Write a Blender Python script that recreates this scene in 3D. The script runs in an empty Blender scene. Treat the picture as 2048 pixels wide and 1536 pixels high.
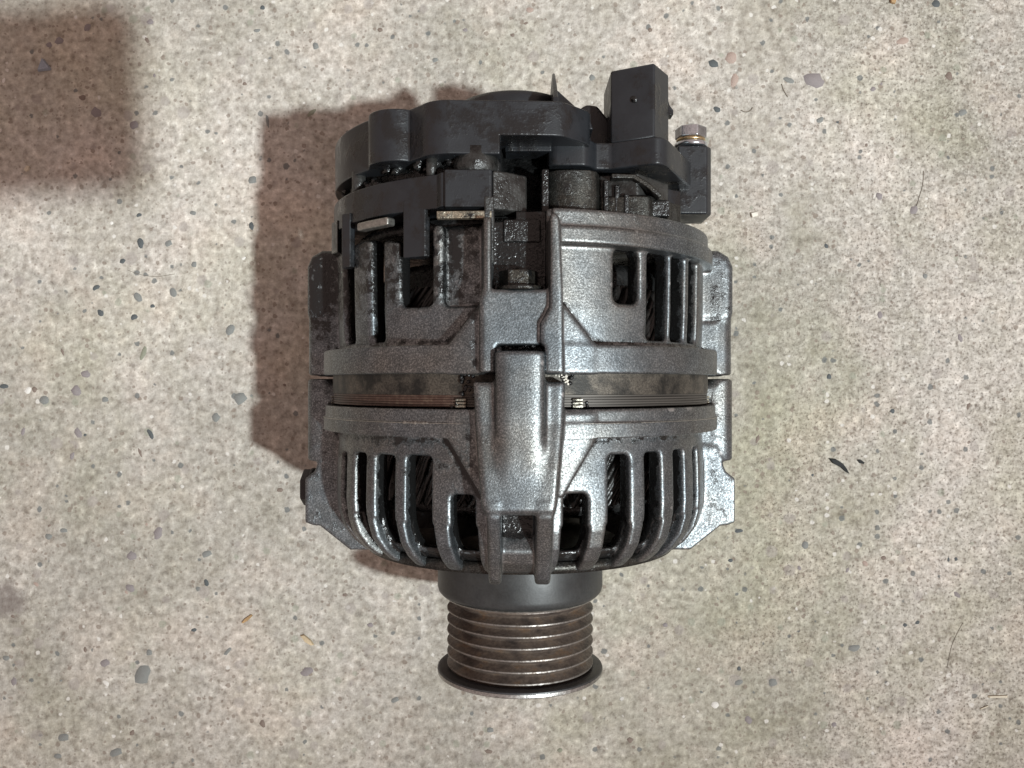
import bpy, bmesh, math, random
import numpy as np
from mathutils import Vector

# ------------------------------------------------------------------ basics
# modelling unit u: 1 u = 0.1633 mm; the machine's shaft runs along Y at x = 0, 423 u above the floor
S = 1.633e-4
AX = 423.0
rnd = random.Random(7)
rng = np.random.default_rng(7)
scn = bpy.context.scene
col = scn.collection
PI = math.pi
R_ = math.radians

# ------------------------------------------------------------------ camera
cam = bpy.data.cameras.new('camera')
cam_o = bpy.data.objects.new('camera', cam)
col.objects.link(cam_o)
cam_o.location = (-16 * S, 0, (1690 + AX) * S)
cam_o.rotation_euler = (0, 0, 0)
cam.sensor_width = 36
cam.lens = 36 * 1690 / 2048
cam.clip_start = 0.005
cam.clip_end = 50
scn.camera = cam_o
scn.render.resolution_x, scn.render.resolution_y = 1024, 768

# ------------------------------------------------------------------ world: dim warm room light
w = bpy.data.worlds.new('World')
scn.world = w
w.use_nodes = True
bg = w.node_tree.nodes['Background']
bg.inputs[0].default_value = (1.0, 0.755, 0.68, 1)
bg.inputs[1].default_value = 0.48

# ------------------------------------------------------------------ lamps
ld = bpy.data.lights.new('key_lamp', 'SPOT')
ld.energy = 1610
ld.color = (0.89, 0.97, 0.98)
ld.shadow_soft_size = 0.10
ld.spot_size = R_(13)
ld.spot_blend = 1.0
lo = bpy.data.objects.new('key_lamp', ld)
lo.location = (2.38, -1.29, 4.5)
lo.rotation_euler = (Vector((-0.07, 0.23, 0)) - Vector(lo.location)).to_track_quat('-Z', 'Y').to_euler()
col.objects.link(lo)

scn.view_settings.view_transform = 'Standard'
scn.view_settings.look = 'None'
scn.view_settings.exposure = 0
scn.view_settings.gamma = 1


# ------------------------------------------------------------------ node helpers
def new_mat(name):
    m = bpy.data.materials.new(name)
    m.use_nodes = True
    nt = m.node_tree
    b = nt.nodes['Principled BSDF']
    tc = nt.nodes.new('ShaderNodeTexCoord')
    return m, nt, b, tc.outputs['Object']


def N(nt, typ, **kw):
    n = nt.nodes.new(typ)
    for k, v in kw.items():
        setattr(n, k, v)
    return n


def link(nt, a, b):
    nt.links.new(a, b)


def noise(nt, co, mm, detail=3, rough=.6, out='Fac', dist=0, scale_vec=None):
    if scale_vec:
        mp = N(nt, 'ShaderNodeMapping')
        mp.inputs['Scale'].default_value = scale_vec
        link(nt, co, mp.inputs['Vector'])
        co = mp.outputs[0]
    n = N(nt, 'ShaderNodeTexNoise')
    n.inputs['Scale'].default_value = 1000.0 / mm
    n.inputs['Detail'].default_value = detail
    n.inputs['Roughness'].default_value = rough
    n.inputs['Distortion'].default_value = dist
    link(nt, co, n.inputs['Vector'])
    return n.outputs[out]


def voro(nt, co, mm, feature='F1', out='Distance', rand=1.0):
    n = N(nt, 'ShaderNodeTexVoronoi')
    n.feature = feature
    n.inputs['Scale'].default_value = 1000.0 / mm
    n.inputs['Randomness'].default_value = rand
    link(nt, co, n.inputs['Vector'])
    return n


def ramp(nt, fac, stops, interp='LINEAR'):
    r = N(nt, 'ShaderNodeValToRGB')
    r.color_ramp.interpolation = interp
    els = r.color_ramp.elements
    while len(els) > 1:
        els.remove(els[-1])
    first = True
    for p, c in stops:
        if not hasattr(c, '__len__'):
            c = (c, c, c)
        if first:
            e = els[0]
            e.position = p
            first = False
        else:
            e = els.new(p)
        e.color = (c[0], c[1], c[2], 1)
    link(nt, fac, r.inputs[0])
    return r.outputs[0]


def mix(nt, fac, a, b, blend='MIX'):
    n = N(nt, 'ShaderNodeMix', data_type='RGBA', blend_type=blend)
    for sock, v in ((n.inputs['Factor'], fac), (n.inputs['A'], a), (n.inputs['B'], b)):
        pass
    ins = [n.inputs[0], n.inputs[6], n.inputs[7]]
    for sock, v in zip(ins, (fac, a, b)):
        if isinstance(v, (int, float)):
            sock.default_value = v if sock is ins[0] else (v, v, v, 1)
        elif isinstance(v, tuple):
            sock.default_value = (v[0], v[1], v[2], 1)
        else:
            link(nt, v, sock)
    return n.outputs[2]


def math_(nt, op, a, b=0.0, clamp=False):
    n = N(nt, 'ShaderNodeMath', operation=op)
    n.use_clamp = clamp
    for sock, v in zip(n.inputs, (a, b)):
        if isinstance(v, (int, float)):
            sock.default_value = v
        else:
            link(nt, v, sock)
    return n.outputs[0]


def bump(nt, b, height, mm, strength=1.0, prev=None):
    n = N(nt, 'ShaderNodeBump')
    n.inputs['Strength'].default_value = strength
    n.inputs['Distance'].default_value = mm / 1000.0
    link(nt, height, n.inputs['Height'])
    if prev is not None:
        link(nt, prev, n.inputs['Normal'])
    link(nt, n.outputs[0], b.inputs['Normal'])
    return n.outputs[0]


# ------------------------------------------------------------------ materials
def mat_cast(name, base=(.178, .19, .20), oil_shade_default=0.0, use_attr=True, dark=.5):
    m, nt, b, co = new_mat(name)
    g = noise(nt, co, .45, 2, .75)
    g2 = noise(nt, co, 5.0, 4, .6)
    g3 = noise(nt, co, 26, 3, .6)
    c = ramp(nt, g, [(.30, tuple(x * dark for x in base)), (.52, base), (.68, tuple(min(1, x * 2.1) for x in base))])
    c = mix(nt, ramp(nt, g2, [(.35, .72), (.65, 1.0)]), (0, 0, 0), c, 'MIX')
    tint = ramp(nt, g3, [(.35, (.90, .94, .96)), (.65, (1.05, 1.0, .93))])
    c = mix(nt, 1.0, c, tint, 'MULTIPLY')
    if use_attr:
        at = N(nt, 'ShaderNodeAttribute', attribute_name='oil_shade')  # oily grime together with recess shade painted in by depth
        oil_shade = at.outputs['Fac']
    else:
        v = N(nt, 'ShaderNodeValue')
        v.outputs[0].default_value = oil_shade_default
        oil_shade = v.outputs[0]
    on = noise(nt, co, 3.2, 5, .65)
    o = math_(nt, 'ADD', math_(nt, 'MULTIPLY', oil_shade, 1.3), math_(nt, 'MULTIPLY', math_(nt, 'MULTIPLY', math_(nt, 'SUBTRACT', on, .5), 2.0), math_(nt, 'MULTIPLY', oil_shade, 3.2, True)))
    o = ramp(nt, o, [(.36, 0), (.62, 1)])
    geo = N(nt, 'ShaderNodeNewGeometry')
    worn = math_(nt, 'MULTIPLY', ramp(nt, geo.outputs['Pointiness'], [(.515, 0), (.57, 1)]), ramp(nt, on, [(.35, .3), (.6, .9)]) if use_attr else 0.0)
    c = mix(nt, worn, c, (.46, .465, .465))
    brown = math_(nt, 'MULTIPLY', ramp(nt, g3, [(.42, 0), (.66, .28)]), ramp(nt, g2, [(.35, .3), (.6, 1)]))
    c = mix(nt, brown, c, mix(nt, 1.0, c, (.72, .62, .52), 'MULTIPLY'))
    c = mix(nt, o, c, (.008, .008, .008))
    link(nt, c, b.inputs['Base Color'])
    met = math_(nt, 'MULTIPLY', math_(nt, 'SUBTRACT', 1.0, o), .9)
    link(nt, met, b.inputs['Metallic'])
    rr = mix(nt, o, ramp(nt, g, [(.3, .50), (.7, .35)]), (.22, .22, .22))
    link(nt, rr, b.inputs['Roughness'])
    drops = noise(nt, co, .95, 2, .5)
    h = math_(nt, 'ADD', g, math_(nt, 'MULTIPLY', math_(nt, 'MULTIPLY', drops, o), 4.5))
    p = bump(nt, b, h, .065, .8)
    bump(nt, b, g2, .10, .5, p)
    return m


def mat_plain(name, base, rough, metal=0.0, grain=1.0, gmm=.5, spec=.5, bumpmm=.06, dust=0.0):
    m, nt, b, co = new_mat(name)
    g = noise(nt, co, gmm, 3, .65)
    g2 = noise(nt, co, 9, 4, .6)
    c = ramp(nt, g, [(.25, tuple(x * (1 - .45 * grain) for x in base)), (.75, tuple(x * (1 + .5 * grain) for x in base))])
    c = mix(nt, 1.0, c, ramp(nt, g2, [(.3, .75), (.7, 1.2)]), 'MULTIPLY')
    if dust:
        dn = noise(nt, co, 14, 5, .7)
        c = mix(nt, math_(nt, 'MULTIPLY', ramp(nt, dn, [(.45, 0), (.75, 1)]), dust), c, (.13, .125, .115))
    link(nt, c, b.inputs['Base Color'])
    b.inputs['Metallic'].default_value = metal
    link(nt, ramp(nt, g2, [(.3, rough * .85), (.7, min(1, rough * 1.15))]), b.inputs['Roughness'])
    b.inputs['Specular IOR Level'].default_value = spec
    bump(nt, b, g, bumpmm, .7)
    return m


def mat_oily(name, base=(.010, .010, .010), rough=.22, mm=1.0, amt=.5):
    m, nt, b, co = new_mat(name)
    g = noise(nt, co, mm, 3, .6)
    g2 = noise(nt, co, 4, 3, .6)
    link(nt, ramp(nt, g2, [(.3, tuple(x * .5 for x in base)), (.7, tuple(x * 2.2 for x in base))]), b.inputs['Base Color'])
    link(nt, ramp(nt, g2, [(.35, rough * .7), (.65, rough * 1.6)]), b.inputs['Roughness'])
    bump(nt, b, g, amt, .8)
    return m


def mat_plastic():
    m, nt, b, co = new_mat('black_plastic')
    g = noise(nt, co, .35, 2, .6)
    g2 = noise(nt, co, 8, 4, .65)
    wet = noise(nt, co, 10, 5, .7)
    wt = ramp(nt, wet, [(.49, 0), (.60, 1)])
    c = mix(nt, ramp(nt, g2, [(.3, 0), (.75, 1)]), (.009, .0105, .013), (.018, .0205, .024))
    c = mix(nt, wt, c, (.010, .010, .0105))
    link(nt, c, b.inputs['Base Color'])
    link(nt, mix(nt, wt, (.40, .40, .40), (.25, .25, .25)), b.inputs['Roughness'])
    sp = noise(nt, co, .9, 2, .5)
    h = math_(nt, 'ADD', math_(nt, 'MULTIPLY', g, .5), math_(nt, 'MULTIPLY', math_(nt, 'MULTIPLY', sp, wt), 1.7))
    bump(nt, b, h, .09, .7)
    return m


def mat_pulley():
    m, nt, b, co = new_mat('rusty_steel')
    g = noise(nt, co, 1.1, 4, .65)
    g2 = noise(nt, co, 7, 4, .65, scale_vec=(1, 2.5, 1))
    c = ramp(nt, g2, [(.30, (.045, .036, .032)), (.45, (.105, .080, .066)), (.56, (.16, .125, .10)), (.66, (.19, .125, .08)), (.8, (.15, .13, .115))])
    c = mix(nt, ramp(nt, g, [(.3, .55), (.7, 1.0)]), (.015, .012, .010), c)
    at = N(nt, 'ShaderNodeAttribute', attribute_name='worn')
    wn = math_(nt, 'MULTIPLY', at.outputs['Fac'], ramp(nt, g, [(.34, .1), (.62, .9)]))
    c = mix(nt, wn, c, (.30, .28, .26))
    link(nt, c, b.inputs['Base Color'])
    link(nt, math_(nt, 'ADD', math_(nt, 'MULTIPLY', wn, .55), .3), b.inputs['Metallic'])
    link(nt, ramp(nt, g, [(.3, .55), (.7, .38)]), b.inputs['Roughness'])
    bump(nt, b, g, .12, .8)
    return m


def mat_core():
    m, nt, b, co = new_mat('stator_steel')
    g = noise(nt, co, .5, 3, .7)
    g2 = noise(nt, co, 9, 4, .6)
    c = mix(nt, ramp(nt, g, [(.3, 0), (.7, 1)]), (.034, .029, .024), (.135, .118, .096))
    c = mix(nt, ramp(nt, g2, [(.44, 0), (.60, .9)]), c, (.012, .012, .011))
    link(nt, c, b.inputs['Base Color'])
    b.inputs['Metallic'].default_value = .55
    b.inputs['Roughness'].default_value = .5
    bump(nt, b, g, .08, .8)
    return m


def mat_band():
    m, nt, b, co = new_mat('laminated_steel')
    g = noise(nt, co, 1.2, 4, .65)
    sep = N(nt, 'ShaderNodeSeparateXYZ')
    link(nt, co, sep.inputs[0])
    lam = noise(nt, co, 1.0, 2, .5, scale_vec=(.02, 3.2, .02))
    xm = math_(nt, 'MULTIPLY', sep.outputs[0], 1 / S)
    xx = math_(nt, 'ADD', xm, math_(nt, 'MULTIPLY', noise(nt, co, 8, 3, .6), 120))
    rust = ramp(nt, math_(nt, 'MULTIPLY', math_(nt, 'ADD', xx, 420), 1 / 420.0), [(.22, .3), (.42, 1), (.82, 1), (.94, 0)])
    base = ramp(nt, lam, [(.3, (.028, .025, .022)), (.7, (.13, .118, .105))])
    rc = ramp(nt, g, [(.3, (.045, .018, .010)), (.5, (.072, .036, .025)), (.7, (.12, .075, .05))])
    rc = mix(nt, ramp(nt, lam, [(.3, .45), (.6, 1)]), (.015, .010, .008), rc)
    c = mix(nt, rust, base, rc)
    link(nt, c, b.inputs['Base Color'])
    link(nt, math_(nt, 'MULTIPLY', math_(nt, 'SUBTRACT', 1.0, rust), .6), b.inputs['Metallic'])
    b.inputs['Roughness'].default_value = .5
    bump(nt, b, lam, .12, .9)
    return m


def mat_concrete():
    m, nt, b, co = new_mat('concrete')
    wob = noise(nt, co, 2.0, 3, .6, out='Color')
    vadd = N(nt, 'ShaderNodeVectorMath', operation='MULTIPLY_ADD')
    link(nt, wob, vadd.inputs[0])
    vadd.inputs[1].default_value = (.0016, .0016, .0016)
    link(nt, co, vadd.inputs[2])
    cw = vadd.outputs[0]
    n1 = noise(nt, co, 2.9, 4, .66)
    n2 = noise(nt, co, 5, 4, .65)
    n3 = noise(nt, co, 42, 4, .6)
    n4 = noise(nt, co, 130, 3, .5)
    c = ramp(nt, n1, [(.27, (.24, .22, .20)), (.44, (.38, .358, .327)), (.58, (.475, .452, .418)), (.73, (.64, .62, .58))])
    c = mix(nt, 1.0, c, ramp(nt, n2, [(.28, (.76, .73, .71)), (.5, (1, 1, 1)), (.72, (1.14, 1.13, 1.12))]), 'MULTIPLY')
    c = mix(nt, 1.0, c, ramp(nt, n3, [(.34, (.87, .865, .83)), (.5, (1, 1, 1)), (.66, (1.10, 1.05, 1.03))]), 'MULTIPLY')
    c = mix(nt, 1.0, c, ramp(nt, n4, [(.36, (.80, .80, .77)), (.62, (1.12, 1.11, 1.10))]), 'MULTIPLY')
    # rounded grains set in paler paste
    vg = voro(nt, cw, 2.7, 'SMOOTH_F1')
    vc = N(nt, 'ShaderNodeSeparateColor')
    link(nt, vg.outputs['Color'], vc.inputs[0])
    gr = ramp(nt, vg.outputs['Distance'], [(.12, (.70, .675, .65)), (.38, (.93, .92, .90)), (.58, (1.14, 1.13, 1.12))])
    c = mix(nt, math_(nt, 'MULTIPLY', vc.outputs[0], 1.0), c, mix(nt, 1.0, c, gr, 'MULTIPLY'))
    # face more weathered and pitted towards the right hand side
    sx = N(nt, 'ShaderNodeSeparateXYZ')
    link(nt, co, sx.inputs[0])
    wx = math_(nt, 'ADD', math_(nt, 'MULTIPLY', sx.outputs[0], 5.0), math_(nt, 'MULTIPLY', math_(nt, 'SUBTRACT', n3, .5), 1.6))
    wmask = ramp(nt, wx, [(.25, .12), (.75, 1)])
    pn = noise(nt, co, 1.15, 2, .6)
    c = mix(nt, math_(nt, 'MULTIPLY', ramp(nt, pn, [(.30, .62), (.42, 0)]), wmask), c, (.15, .125, .105))
    c = mix(nt, math_(nt, 'MULTIPLY', ramp(nt, pn, [(.56, 0), (.70, .55)]), wmask), c, (.66, .63, .59))
    # broad olive shade beside the alternator, painted into the slab colour at lower right
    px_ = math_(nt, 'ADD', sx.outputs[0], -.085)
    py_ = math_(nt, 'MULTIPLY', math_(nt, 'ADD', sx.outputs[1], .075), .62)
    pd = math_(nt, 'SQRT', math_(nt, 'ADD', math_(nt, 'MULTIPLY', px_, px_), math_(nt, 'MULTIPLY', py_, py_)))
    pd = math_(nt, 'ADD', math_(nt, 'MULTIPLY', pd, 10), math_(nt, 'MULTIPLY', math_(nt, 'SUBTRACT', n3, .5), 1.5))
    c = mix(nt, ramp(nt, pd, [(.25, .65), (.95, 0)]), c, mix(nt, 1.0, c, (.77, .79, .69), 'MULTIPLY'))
    # faint olive soiling
    ol = ramp(nt, noise(nt, co, 75, 4, .6), [(.47, 0), (.68, .6)])
    c = mix(nt, ol, c, mix(nt, 1.0, c, (.86, .88, .76), 'MULTIPLY'))
    # sand and gravel showing in the worn face
    for mm, thr, rad, colr, amt in ((1.5, .82, .40, (.18, .145, .12), .55), (2.4, .86, .40, (.20, .16, .13), .7),
                                    (3.6, .90, .34, (.12, .13, .13), .8), (3.1, .90, .30, (.62, .60, .56), .8),
                                    (7.5, .82, .36, (.30, .27, .25), .55), (6.0, .88, .30, (.26, .27, .215), .6)):
        v = voro(nt, cw, mm)
        sepc = N(nt, 'ShaderNodeSeparateColor')
        link(nt, v.outputs['Color'], sepc.inputs[0])
        pick = math_(nt, 'GREATER_THAN', sepc.outputs[0], thr)
        rsz = math_(nt, 'MULTIPLY', math_(nt, 'ADD', math_(nt, 'MULTIPLY', sepc.outputs[1], .7), .45), rad)
        inside = math_(nt, 'SUBTRACT', rsz, v.outputs['Distance'])
        msk = math_(nt, 'MULTIPLY', inside, 12.0, True)
        msk = math_(nt, 'MULTIPLY', math_(nt, 'MULTIPLY', msk, pick), amt)
        c = mix(nt, msk, c, colr)
    # dark brown patch at the left edge of the slab
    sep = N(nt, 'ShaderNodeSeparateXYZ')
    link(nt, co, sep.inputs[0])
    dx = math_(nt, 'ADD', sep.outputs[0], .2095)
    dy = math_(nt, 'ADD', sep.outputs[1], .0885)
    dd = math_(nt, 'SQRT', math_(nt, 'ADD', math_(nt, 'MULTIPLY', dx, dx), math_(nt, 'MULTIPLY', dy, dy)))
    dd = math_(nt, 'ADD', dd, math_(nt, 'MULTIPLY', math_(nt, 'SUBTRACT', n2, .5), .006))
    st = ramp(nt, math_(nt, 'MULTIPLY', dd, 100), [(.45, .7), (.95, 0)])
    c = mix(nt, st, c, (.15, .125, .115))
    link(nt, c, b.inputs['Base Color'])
    b.inputs['Roughness'].default_value = .85
    b.inputs['Specular IOR Level'].default_value = .3
    pits = voro(nt, cw, 1.3)
    h = math_(nt, 'ADD', n1, math_(nt, 'MULTIPLY', pits.outputs['Distance'], .35))
    h = math_(nt, 'ADD', h, math_(nt, 'MULTIPLY', math_(nt, 'MULTIPLY', ramp(nt, pn, [(.30, 0), (.44, 1)]), wmask), .55))
    p = bump(nt, b, h, .55, .85)
    bump(nt, b, n2, .5, .6, p)
    return m


M_cast = mat_cast('cast_aluminium')
M_castdirty = mat_cast('dirty_cast_aluminium', (.065, .064, .060), .26, False)
M_plastic = mat_plastic()
M_oily = mat_oily('oily_black_grime')
M_oilymetal = mat_oily('oily_dark_metal', (.018, .0175, .0165), .32, .9, .35)
M_winding = mat_oily('oily_winding_wire', (.008, .0075, .007), .30, .8, .2)
M_collar = mat_plain('collar_plastic', (.020, .0215, .022), .46, 0, .7, .6, .5, .04, .18)
M_pulley = mat_pulley()
M_flange = mat_plain('dark_flange_steel', (.055, .055, .057), .42, .4, .7)
M_flangeedge = mat_plain('worn_steel', (.36, .355, .34), .36, .9, 1.0, .8, .5, .1)
M_core = mat_core()
M_band = mat_band()
M_clip = mat_plain('tinned_metal', (.33, .32, .295), .38, .85, .9, .9, .5, .12)
M_greasyclip = mat_cast('greasy_tin', (.34, .32, .27), .27, False)
M_nut = mat_plain('zinc_steel', (.60, .64, .68), .20, .95, .5, 1.2, .5, .05)
M_brass = mat_plain('brass', (.50, .38, .22), .3, .9, .5)
M_bolt = mat_cast('greasy_bolt_steel', (.06, .055, .048), .36, False)
M_rubber = mat_plain('black_rubber', (.022, .022, .023), .55)
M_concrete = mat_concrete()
M_chip = mat_plain('slate_chip', (.26, .29, .34), .6, 0, .5)
M_black = mat_plain('black_debris', (.010, .012, .012), .8, 0, .5)
M_straw = mat_plain('dry_straw', (.58, .52, .40), .6, 0, .3)
M_white = mat_plain('white_chip', (.74, .70, .62), .6, 0, .3)
M_amber = mat_plain('amber_grit', (.36, .23, .11), .5, 0, .4)
M_seed = mat_plain('tan_seed', (.50, .40, .26), .6, 0, .4)
M_hair = mat_plain('brown_fibre', (.17, .14, .11), .6, 0, .3)
M_phone = mat_plain('phone_shell', (.03, .03, .032), .35)
STONES = [mat_plain('blue_grey_stone', (.20, .205, .195), .7, 0, .7, 1.0, .3, .1),
          mat_plain('dark_stone', (.085, .095, .098), .65, 0, .7, 1.0, .3, .1),
          mat_plain('mauve_stone', (.235, .21, .21), .7, 0, .6, 1.0, .3, .1),
          mat_plain('green_grey_stone', (.23, .235, .18), .75, 0, .6, 1.0, .3, .1),
          mat_plain('brown_stone', (.19, .15, .125), .7, 0, .7, 1.0, .3, .1),
          mat_plain('white_stone', (.66, .64, .60), .6, 0, .4, 1.0, .3, .1),
          mat_plain('pink_stone', (.36, .28, .24), .75, 0, .5, 1.0, .3, .1)]


# ------------------------------------------------------------------ object helpers
def add(name, me, mat, parent=None, smooth=True, **props):
    o = bpy.data.objects.new(name, me)
    col.objects.link(o)
    if mat is not None:
        me.materials.append(mat)
    if smooth:
        me.polygons.foreach_set('use_smooth', np.ones(len(me.polygons), dtype=bool))
    if parent is not None:
        o.parent = parent
    for k, v in props.items():
        o[k] = v
    return o


def mesh_np(name, V, F):
    """V in units (x, y, z above the shaft), F quads or tris"""
    V = np.asarray(V, dtype=np.float64)
    W = np.empty_like(V)
    W[:, 0] = V[:, 0] * S
    W[:, 1] = V[:, 1] * S
    W[:, 2] = (V[:, 2] + AX) * S
    F = np.asarray(F, dtype=np.int32)
    me = bpy.data.meshes.new(name)
    k = F.shape[1]
    me.vertices.add(len(W))
    me.vertices.foreach_set('co', W.astype(np.float32).ravel())
    me.loops.add(F.size)
    me.loops.foreach_set('vertex_index', F.ravel())
    me.polygons.add(len(F))
    me.polygons.foreach_set('loop_start', np.arange(0, F.size, k, dtype=np.int32))
    me.polygons.foreach_set('loop_total', np.full(len(F), k, dtype=np.int32))
    me.update(calc_edges=True)
    return me


def bm_mesh(name, bm):
    me = bpy.data.meshes.new(name)
    bmesh.ops.recalc_face_normals(bm, faces=bm.faces)
    for v in bm.verts:
        v.co = Vector((v.co.x * S, v.co.y * S, (v.co.z + AX) * S))
    bm.to_mesh(me)
    bm.free()
    return me


def bevel(o, wdt, seg=2, ang=30):
    md = o.modifiers.new('bevel', 'BEVEL')
    md.width = wdt * S
    md.segments = seg
    md.limit_method = 'ANGLE'
    md.angle_limit = R_(ang)
    md.harden_normals = True
    return o


def prism_xz(bm, poly, y0, y1):
    """polygon in the x-z plane pushed along the shaft direction"""
    a = [bm.verts.new((x, y0, z)) for x, z in poly]
    b = [bm.verts.new((x, y1, z)) for x, z in poly]
    n = len(poly)
    bm.faces.new(a)
    bm.faces.new(b[::-1])
    for i in range(n):
        bm.faces.new((a[i], b[i], b[(i + 1) % n], a[(i + 1) % n]))


def prism_xy(bm, poly, z0, z1):
    a = [bm.verts.new((x, y, z0)) for x, y in poly]
    b = [bm.verts.new((x, y, z1)) for x, y in poly]
    n = len(poly)
    bm.faces.new(a)
    bm.faces.new(b[::-1])
    for i in range(n):
        bm.faces.new((a[i], b[i], b[(i + 1) % n], a[(i + 1) % n]))


def box(bm, x0, x1, y0, y1, z0, z1):
    prism_xy(bm, [(x0, y0), (x1, y0), (x1, y1), (x0, y1)], z0, z1)


def part(name, mat, parent, fn, bev=2.0, seg=2, smooth=True, **props):
    bm = bmesh.new()
    fn(bm)
    o = add(name, bm_mesh(name, bm), mat, parent, smooth, **props)
    if bev:
        bevel(o, bev, seg)
    return o


def lathe(name, prof, mat, parent, n=160, cx=0, cz=0, closed=True, a0=0.0, a1=360.0, attr=None, bev=0, sharp=None):
    """profile of (r, y) points turned about the shaft (or an axis parallel to it)"""
    full = abs(a1 - a0) >= 359.9
    k = n if full else n + 1
    t = np.radians(a0 + (a1 - a0) * np.arange(k) / n)
    pr = np.array(prof, dtype=float)
    m = len(pr)
    r, y = pr[:, 0], pr[:, 1]
    V = np.stack([cx + np.outer(np.cos(t), r), np.tile(y, (k, 1)), cz + np.outer(np.sin(t), r)], -1).reshape(-1, 3)
    F = []
    mm = m if closed else m - 1
    for i in range(n):
        j = (i + 1) % k
        for q in range(mm):
            p = (q + 1) % m
            F.append((i * m + q, i * m + p, j * m + p, j * m + q))
    me = mesh_np(name, V, F)
    bm = bmesh.new()
    bm.from_mesh(me)
    if closed and not full:
        bm.verts.ensure_lookup_table()
        bm.faces.new([bm.verts[q] for q in range(m)])
        bm.faces.new([bm.verts[(k - 1) * m + q] for q in range(m)][::-1])
    bmesh.ops.recalc_face_normals(bm, faces=bm.faces)
    bm.to_mesh(me)
    bm.free()
    if attr is not None:
        a = me.attributes.new(attr[0], 'FLOAT', 'POINT')
        a.data.foreach_set('value', np.tile(np.array(attr[1], dtype=np.float32), k))
    o = add(name, me, mat, parent)
    if sharp is not None:
        me.set_sharp_from_angle(angle=R_(sharp))
    if bev:
        bevel(o, bev, 2, 35)
    return o


# ------------------------------------------------------------------ distance fields for the two castings
def sd_poly(pts, A, B):
    pts = np.array(pts, dtype=np.float32)
    A, B = np.broadcast_arrays(A.astype(np.float32), B.astype(np.float32))
    d = np.full(A.shape, 1e12, np.float32)
    s = np.ones(A.shape, np.float32)
    n = len(pts)
    for i in range(n):
        ax, ay = pts[i]
        bx, by = pts[i - 1]
        ex, ey = bx - ax, by - ay
        wx, wy = A - ax, B - ay
        h = np.clip((wx * ex + wy * ey) / (ex * ex + ey * ey), 0, 1)
        d = np.minimum(d, (wx - ex * h) ** 2 + (wy - ey * h) ** 2)
        c1 = B >= ay
        c2 = B < by
        c3 = ex * wy > ey * wx
        flip = (c1 & c2 & c3) | (~c1 & ~c2 & ~c3)
        s = np.where(flip, -s, s)
    return s * np.sqrt(d)


def smin(a, b, k):
    h = np.clip(.5 + .5 * (b - a) / k, 0, 1)
    return b + (a - b) * h - k * h * (1 - h)


def smax(a, b, k):
    return -smin(-a, -b, k)


def inter(d1, d2, k):
    a, b = d1 + k, d2 + k
    return np.sqrt(np.maximum(a, 0) ** 2 + np.maximum(b, 0) ** 2) + np.minimum(np.maximum(a, b), 0) - k


def rbox(du, dv, rad):
    a, b = du + rad, dv + rad
    return np.sqrt(np.maximum(a, 0) ** 2 + np.maximum(b, 0) ** 2) + np.minimum(np.maximum(a, b), 0) - rad


CORN = [(i, j, k) for i in (0, 1) for j in (0, 1) for k in (0, 1)]


def surface_nets(Fd):
    A, B, C = Fd.shape
    s = Fd < 0
    cnt = np.zeros((A - 1, B - 1, C - 1), np.int8)
    for i, j, k in CORN:
        cnt += s[i:A - 1 + i, j:B - 1 + j, k:C - 1 + k]
    act = (cnt > 0) & (cnt < 8)
    ci, cj, ck = np.nonzero(act)
    idx = np.full(act.shape, -1, np.int32)
    idx[ci, cj, ck] = np.arange(len(ci), dtype=np.int32)
    vals = {c: Fd[ci + c[0], cj + c[1], ck + c[2]] for c in CORN}
    acc = np.zeros((len(ci), 3))
    num = np.zeros(len(ci))
    for a in CORN:
        for ax in range(3):
            if a[ax]:
                continue
            b = list(a)
            b[ax] = 1
            b = tuple(b)
            va, vb = vals[a], vals[b]
            cr = (va < 0) != (vb < 0)
            t = np.where(cr, va / np.where(cr, va - vb, 1), 0)
            for q in range(3):
                acc[:, q] += np.where(cr, a[q] + (t if q == ax else 0), 0)
            num += cr
    P = acc / num[:, None] + np.stack([ci, cj, ck], 1)
    quads = []
    for ax in range(3):
        o1, o2 = [q for q in range(3) if q != ax]
        n = [A, B, C]
        sl0 = [slice(None)] * 3
        sl1 = [slice(None)] * 3
        sl0[ax] = slice(0, n[ax] - 1)
        sl1[ax] = slice(1, n[ax])
        for o in (o1, o2):
            sl0[o] = slice(1, n[o] - 1)
            sl1[o] = slice(1, n[o] - 1)
        e0, e1 = s[tuple(sl0)], s[tuple(sl1)]
        g = np.stack(np.nonzero(e0 != e1), 1)
        if not len(g):
            continue
        inside0 = e0[tuple(g.T)]
        g = g.copy()
        g[:, o1] += 1
        g[:, o2] += 1

        def at(d1, d2):
            h = g.copy()
            h[:, o1] -= d1
            h[:, o2] -= d2
            return idx[tuple(h.T)]
        q = np.stack([at(1, 1), at(0, 1), at(0, 0), at(1, 0)], 1)
        flip = inside0 if ax in (0, 2) else ~inside0
        q = np.where(flip[:, None], q, q[:, ::-1])
        quads.append(q)
    Q = np.concatenate(quads)
    return P, Q[(Q >= 0).all(1)]


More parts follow.
